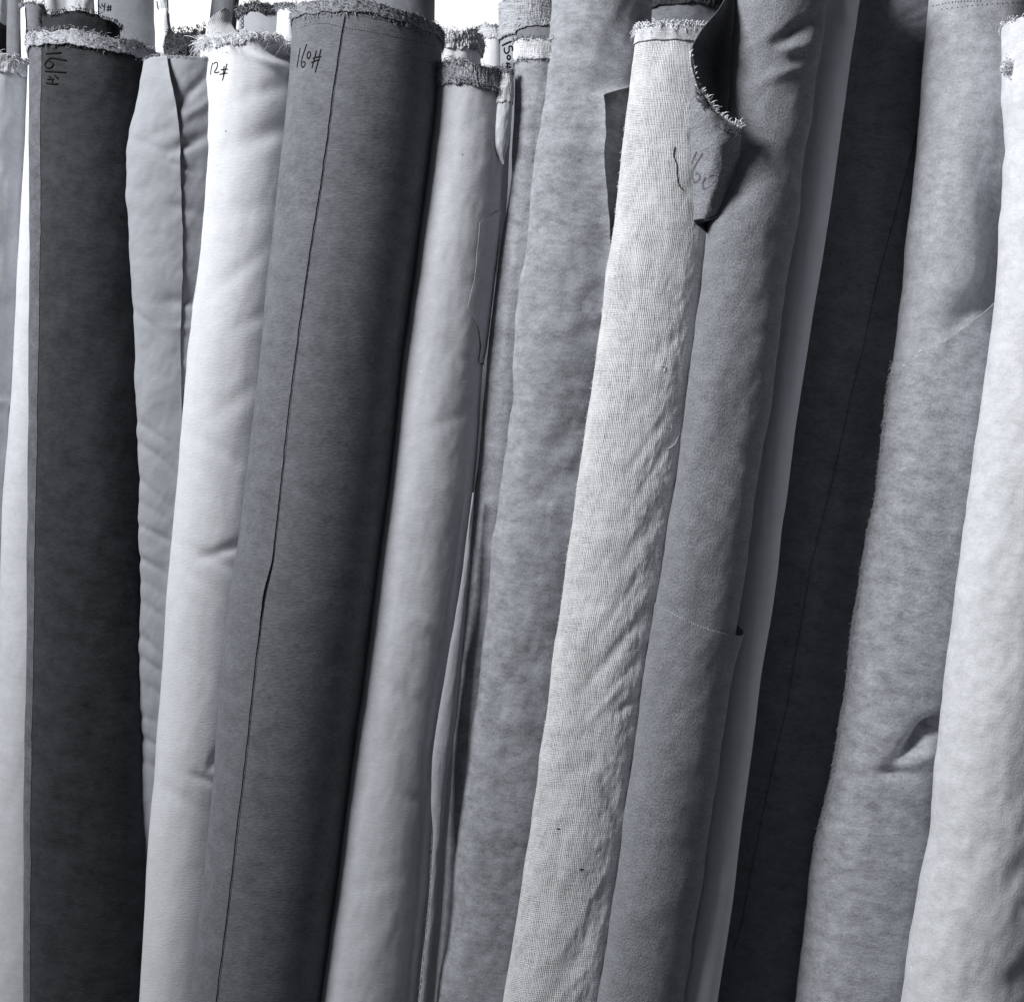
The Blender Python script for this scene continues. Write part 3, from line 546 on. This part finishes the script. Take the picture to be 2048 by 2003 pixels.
# U black
U = Roll('near black fabric roll with a thin dark seam winding down it',
  [(0,1676,1925),(250,1644,1900),(500,1609,1880),(750,1569,1850),(1000,1536,1822),(1230,1504,1790),(1500,1468,1750),(1750,1436,1715),(2003,1400,1680)],
  -150, 1.54, M_U, flat=.62, amp=1.0, nx=120, ny=160, seed=11, dv=6, creases=[(1800,40,-30,60,6,-1.6),(1845,40,-14,40,5,-1.8)])
us = [(1831,262),(1827,280),(1808,350),(1790,420),(1768,500),(1750,570),(1735,640),(1722,705),(1702,780),(1685,860),(1665,950),(1640,1050),(1620,1130),(1590,1300),(1570,1420),(1550,1500),(1520,1640),(1500,1740),(1480,1850),(1462,1905)]
Ul = side_layer(U, 'outer_wrap', us, -2.2, M_U, off=0.0009, thick=0.0006, drow=8)
ub = U.bvh([Ul]); marks('seam_shadow_line', ub, [[(x + 3, y) for x, y in us]], 0.00045, THR_D, U.root, 8, off=-0.0003)  # seam shadow drawn in as a dark line
each('lint_fleck', ub, [[(1627,1094),(1628,1100)],[(1619,1142),(1619,1144)],[(1603,1210),(1603,1213)],[(1580,1330),(1579,1333)],[(1526,1604),(1525,1607)],[(1517,1659),(1516,1661)],[(1902,1345),(1904,1344)],[(1814,254),(1815,255)],[(1550,1483),(1549,1486)]], 0.0009, THR_G, U.root)
# V fleece
Vc = [(1962,610,-37,95,34,-13),(1832,1482,-44,52,15,-18),(1878,1452,-10,36,17,-21),(1852,1512,-20,36,16,5),(1788,1546,4,36,12,-9),(1755,1635,40,50,12,-3.5),(2012,500,86,165,46,-16),(1700,1730,-20,50,10,1.2),(1930,1000,70,60,20,-1)]
V = Roll('light grey fleece roll with diagonal cut layer and deep fold, beside white roll',
  [(0,1857,2068),(100,1850,2062),(220,1840,2050),(380,1825,2036),(500,1812,2026),(620,1800,2016),(700,1790,2008),(860,1772,1992),(1000,1756,1978),(1070,1743,1966),(1180,1727,1955),(1300,1706,1938),(1400,1696,1924),(1500,1680,1910),(1600,1662,1896),(1650,1652,1890),(1690,1641,1884),(1750,1631,1876),(1850,1620,1862),(2003,1602,1846)],
  -140, 1.475, M_V, flat=.75, amp=1.0, nx=110, ny=100, seed=12, creases=Vc, nth=240)
vh = [(1778,752),(1792,722),(1803,728),(1815,736),(1845,705),(1880,688),(1900,678),(1950,637),(1992,603),(2006,590)]
vcr = V.creases; V.creases = vcr[1:]
Vl = low_layer(V, 'lower_wrap', vh, M_V2, lambda TH, V_, dd: 0.0020 + 0.012 * np.exp(-((TH - .85) / .5) ** 2) * np.exp(-dd / 90.0), thick=0.0014, nr=420, n=200)
V.creases = vcr
vb = V.bvh([Vl])
marks('needle_holes', vb, dots((1866,12,-3),(1960,2),16,1.4) + dots((1884,19,-2),(2044,4),17,1.6), 0.0006, THR_D, V.root)
each('lint_fleck', vb, [[(1794,728),(1812,732)],[(1838,704),(1846,700)],[(1832,714),(1838,710)]], 0.0006, THR_W, V.root); each('stray_speck', vb, [C(1548,[(885,1390),(898,1378)],3.808,1000)], 0.0007, THR_D, V.root)
vedge = [(1790,722),(1770,860),(1755,1000),(1727,1180),(1706,1300),(1680,1500),(1660,1600),(1635,1720)]
edge_fuzz('edge_fuzz', vedge, V, 620, 8, THR_L, rad=.0004, limb=-1.5)
# W white fleece
Wr = Roll('white fleece roll at the far right edge, torn frayed corner at its top',
  [(60,2012,2300),(110,2012,2300),(170,2010,2296),(240,2015,2290),(285,2019,2286),(310,2013,2284),(400,2009,2280),(450,2001,2272),(500,2000,2265),(600,1991,2255),(700,1981,2245),(850,1963,2225),(1000,1940,2205),(1130,1925,2190),(1250,1910,2172),(1370,1895,2156),(1480,1881,2140),(1570,1871,2130),(1700,1862,2118),(1800,1846,2104),(1900,1831,2090),(2003,1815,2076)],
  30, 1.39, M_W, amp=1.5, nx=110, ny=110, seed=13, sig=8, rim=4, tilt=.12, creases=[(2040,1740,-45,60,30,-3.5),(2030,1280,60,60,30,-1.5),(2040,1960,-60,60,24,-3.0)])
# torn knot of threads at its corner
la = np.linspace(0, 2 * PI, 40, endpoint=False); lb = np.linspace(0.02, PI - 0.02, 26); LA, LB = np.meshgrid(la, lb)
LR = 0.0068 * (1 + 0.7 * fbm(np.cos(LA) * np.sin(LB) * 2.2 + 4, np.cos(LB) * 2.2 + np.sin(LA) * 1.5, 5, 3))
LP = W(2017, 134, 1.383)[None, None, :] + np.stack([LR * np.sin(LB) * np.cos(LA), LR * .7 * np.sin(LB) * np.sin(LA), LR * 1.25 * np.cos(LB)], -1)
grid_mesh('torn_lump', LP, np.stack([LA * .006, LB * .006], -1), SV_W, Wr.root, wrap=True)
kn = []
for i in range(190):
    p = W(random.gauss(2016, 7), random.gauss(134, 8), 1.378 + random.uniform(-.006, .006)); l = random.uniform(4, 11) * 1.44 / F
    d = np.array([random.gauss(0, 1) for _ in range(3)]); d /= np.linalg.norm(d); c = np.array([random.gauss(0, 1) for _ in range(3)]) * .5
    kn.append(np.array([p - d * l * .5, p - d * l * .1 + c * l * .3, p + d * l * .25 + c * l * .1, p + d * l * .5 - c * l * .3]))
tubes('torn_threads', kn, 0.00035, THR_W, Wr.root)['kind'] = 'stuff'
fray(Wr, 'loose_threads', 200, 8, THR_W, 0, 4)

# ================================================================== ROW BEHIND (tops showing over the front row)
BG = 'fabric rolls in the row behind'
def back(label, x0, x1, yt, Y, mat, lean=0.06, **kw):
    kw.setdefault('amp', .8); kw.setdefault('rim', 3)
    return Roll(label, [(yt, x0, x1), (yt + 400, x0 - lean * 400, x1 - lean * 400), (2003, x0 - lean * (2003 - yt), x1 - lean * (2003 - yt))], yt, Y, mat, group=BG, dv=14, nth=120, tilt=lean, **kw)
b0 = back('white cloth roll at the far top left, behind a black topped roll', -90, 22, -140, 2.10, M_WH, amp=2.2, nx=24, ny=40, seed=31)
b1 = back('short black topped roll at the far top left corner', -70, 19, 38, 1.95, M_D, seed=32)
b2 = back('slim grey roll rising out of the picture at the top left', 19, 50, -150, 1.93, M_G, seed=33, lean=.02)
b3 = back('dark grey roll with pale left edge standing behind the charcoal roll', 42, 92, 8, 1.80, M_G, seed=34, lean=-.04, rim=4)
edge_l = side_layer(b3, 'folded_edge', [(52,14),(53,60),(58,140)], -2.0, M_WH, off=0.001, ncol=12, drow=6)
fray(b3, 'loose_threads', 90, 7, THR_G, 0, 3)
b4 = back('white lining roll at the top left rising out of the picture', 84, 205, -150, 2.02, M_WH, seed=35, lean=.02, amp=2.4, nx=40, ny=16, creases=[(135,18,-8,70,5,-4),(170,8,20,30,6,-3)])
b4b = back('dark rumpled cloth roll just above the charcoal roll', 88, 238, 26, 1.76, M_D, seed=36, lean=.05, rim=5, amp=1.6, nx=50, ny=30)
fray(b4b, 'loose_threads', 260, 8, THR_D, 0, 4)
b5 = back('slate roll marked with a small number, between white lining and pale gauze', 184, 326, -150, 1.90, M_G, seed=37, lean=-.055)
side_layer(b5, 'pale_edge', [(192,-140),(197,-20),(198,60),(200,160)], -2.0, M_WH, off=0.001, ncol=12, drow=10)
marks('number_marking', b5.bvh(), [C(0,[(742,25),(757,48),(772,68)]), C(0,[(778,28),(776,52),(803,48)]), C(0,[(800,25),(798,60),(792,92)]), C(0,[(826,40),(824,70),(822,92)]), C(0,[(843,40),(842,68),(838,90)]), C(0,[(815,58),(832,56),(852,54)]), C(0,[(812,78),(830,74),(850,74)])], 0.0009, INK, b5.root)
b6 = back('narrow pale gauze roll leaning left against the white background', 298, 330, -120, 1.88, M_WH, amp=1.8, nx=14, ny=50, seed=38, lean=-.06)
b6b = back('short frayed pale gauze roll end beside the white background', 312, 340, 22, 1.86, M_WH, amp=1.8, nx=16, ny=24, seed=39, lean=-.10, rim=6)
marks('number_marking', b6.bvh(), [C(0,[(1195,10),(1200,60),(1212,78),(1222,60),(1208,50)])], 0.0007, INK, b6.root)
b7 = back('black fuzzy topped roll between the wrinkled grey and off white rolls', 338, 480, 62, 1.78, M_D, seed=40, lean=.02, rim=7, amp=2.0, nx=30, ny=14)
band(b7, 'fuzzy_selvage', -4, 40, SV_D, rag=5, off=.002, ruff=3, seed=20); fray(b7, 'loose_threads', 900, 8, THR_D, 8, 20, rad=.0004); fray(b7, 'grey_threads', 130, 8, THR_M, 8, 20, rad=.0003)
b8 = back('grey roll rising out of the picture behind the off white roll', 438, 492, -150, 1.95, M_G, seed=41, lean=.10)
b9 = back('pale roll with dark fuzzy top behind the off white roll', 478, 620, 14, 1.80, M_E, seed=42, rim=4, creases=[(540,40,-10,60,8,-1.5)])
band(b9, 'fuzzy_selvage', -8, 10, SV_D, rag=6, off=.002, ruff=2.4, seed=22); fray(b9, 'loose_threads', 420, 11, THR_D, 2, 8); fray(b9, 'grey_threads', 320, 11, THR_G, 2, 8)
b9b = back('slim roll end with white fringe showing left of the big slate roll', 556, 606, 14, 1.74, M_WH, seed=43, rim=4)
fray(b9b, 'loose_threads', 160, 9, THR_G, 0, 6)
b10 = back('plain dark grey roll rising out of the picture behind the big slate roll', 708, 869, -150, 1.85, M_G, seed=44, lean=.0)
b11 = back('bulky off white roll with crumpled top behind the dove grey roll', 842, 962, 58, 1.74, M_WH, seed=45, lean=.02, rim=8, amp=2.0, nx=40, ny=14)
band(b11, 'frayed_selvage', -6, 34, SV_W, rag=7, off=.002, ruff=3, seed=24); fray(b11, 'loose_threads', 200, 10, THR_G, 6, 16); fray(b11, 'white_threads', 260, 10, THR_W, 2, 10)
b12 = back('slim white gauze roll beside the white background gap', 956, 1010, 52, 1.86, M_WH, seed=46, lean=.02, rim=6)
band(b12, 'frayed_selvage', -5, 24, SV_W, rag=4, off=.001, ruff=1.2, seed=25, n=120); fray(b12, 'loose_threads', 90, 7, THR_G, 0, 4)
b13 = back('roll numbered 150# sideways below a thick ribbed selvage', 1003, 1135, -4, 1.82, M_E, seed=47, lean=.02, rim=5)
band(b13, 'ribbed_selvage', -4, 70, SV_R, rag=3, off=.003, ruff=1.5, seed=26); fray(b13, 'loose_threads', 460, 7, THR_M, 34, 38); fray(b13, 'white_threads', 300, 7, THR_W, 34, 38)
mk = b13.bvh()
marks('number_marking', mk, [C(850,[(590,348),(625,330),(662,315)]), C(850,[(668,388),(666,354),(640,352),(643,392),(626,412),(604,398),(606,362)]), C(850,[(640,420),(626,430),(626,450),(640,458),(652,445),(650,428),(638,420)]), C(850,[(620,482),(650,490)]), C(850,[(612,512),(655,512)]), C(850,[(612,540),(655,545)]), C(850,[(630,478),(628,545)])], 0.0013, INK, b13.root)
b14 = back('grey roll with fluffy top between the ribbed selvage and the tall mottled roll', 1034, 1150, 42, 1.745, M_G, seed=48, rim=2)
band(b14, 'frayed_selvage', -2, 10, SV_L, rag=3, off=.002, ruff=2, seed=27); fray(b14, 'loose_threads', 260, 8, THR_G, 4, 6)
b15 = back('dark layered cloth roll behind the fringed gauze roll', 1282, 1480, -34, 1.70, M_U, seed=49, rim=3, amp=1.5, nx=60, ny=20)
band(b15, 'layered_selvage', 0, 44, SV_D, rag=3, off=.003, ruff=2, seed=28); fray(b15, 'loose_threads', 260, 7, THR_D, 38, 5)
# gauze rag hanging over the off-white roll's corner, with a twisted thread
gr = loft('torn_gauze_corner', [(448,16,1.60),(428,30,1.58),(415,44,1.56),(412,60,1.55),(410,82,1.53)], [(462,22,1.62),(464,34,1.61),(462,46,1.60),(470,62,1.575),(500,88,1.54)], gauze('torn_gauze_cloth', 0.72, pitch=0.0016, seed=9.0), Fr.root, bulge=-.01, nu=30, nv=30)
ft = []
for i in range(120):
    p = W(random.uniform(402, 420), random.uniform(72, 100), 1.55); l = random.uniform(5, 14) * 1.55 / F; d = np.array([random.uniform(-1, .4), 0, random.uniform(-.7, .7)]); d /= np.linalg.norm(d)
    ft.append(np.array([p, p + d * l * .5, p + d * l + np.array([0, 0, -l * .3])]))
tubes('torn_threads', ft, 0.0004, THR_W, Fr.root)['kind'] = 'stuff'
tw = []
for ph in (0, PI):
    t = np.linspace(0, 1, 26); x = 484 + 3 * np.sin(t * 14 + ph); y = 22 + 36 * t; tw.append(W(x, y, 1.60 - .01 * np.cos(t * 14 + ph)[:, None].ravel()) if False else np.stack([(x - 1024) * 1.6 / F, 1.6 - .002 * np.cos(t * 14 + ph), ZC - (y - 1001.5) * 1.6 / F], 1))
tubes('twisted_thread', tw, 0.0007, THR_M, Fr.root)
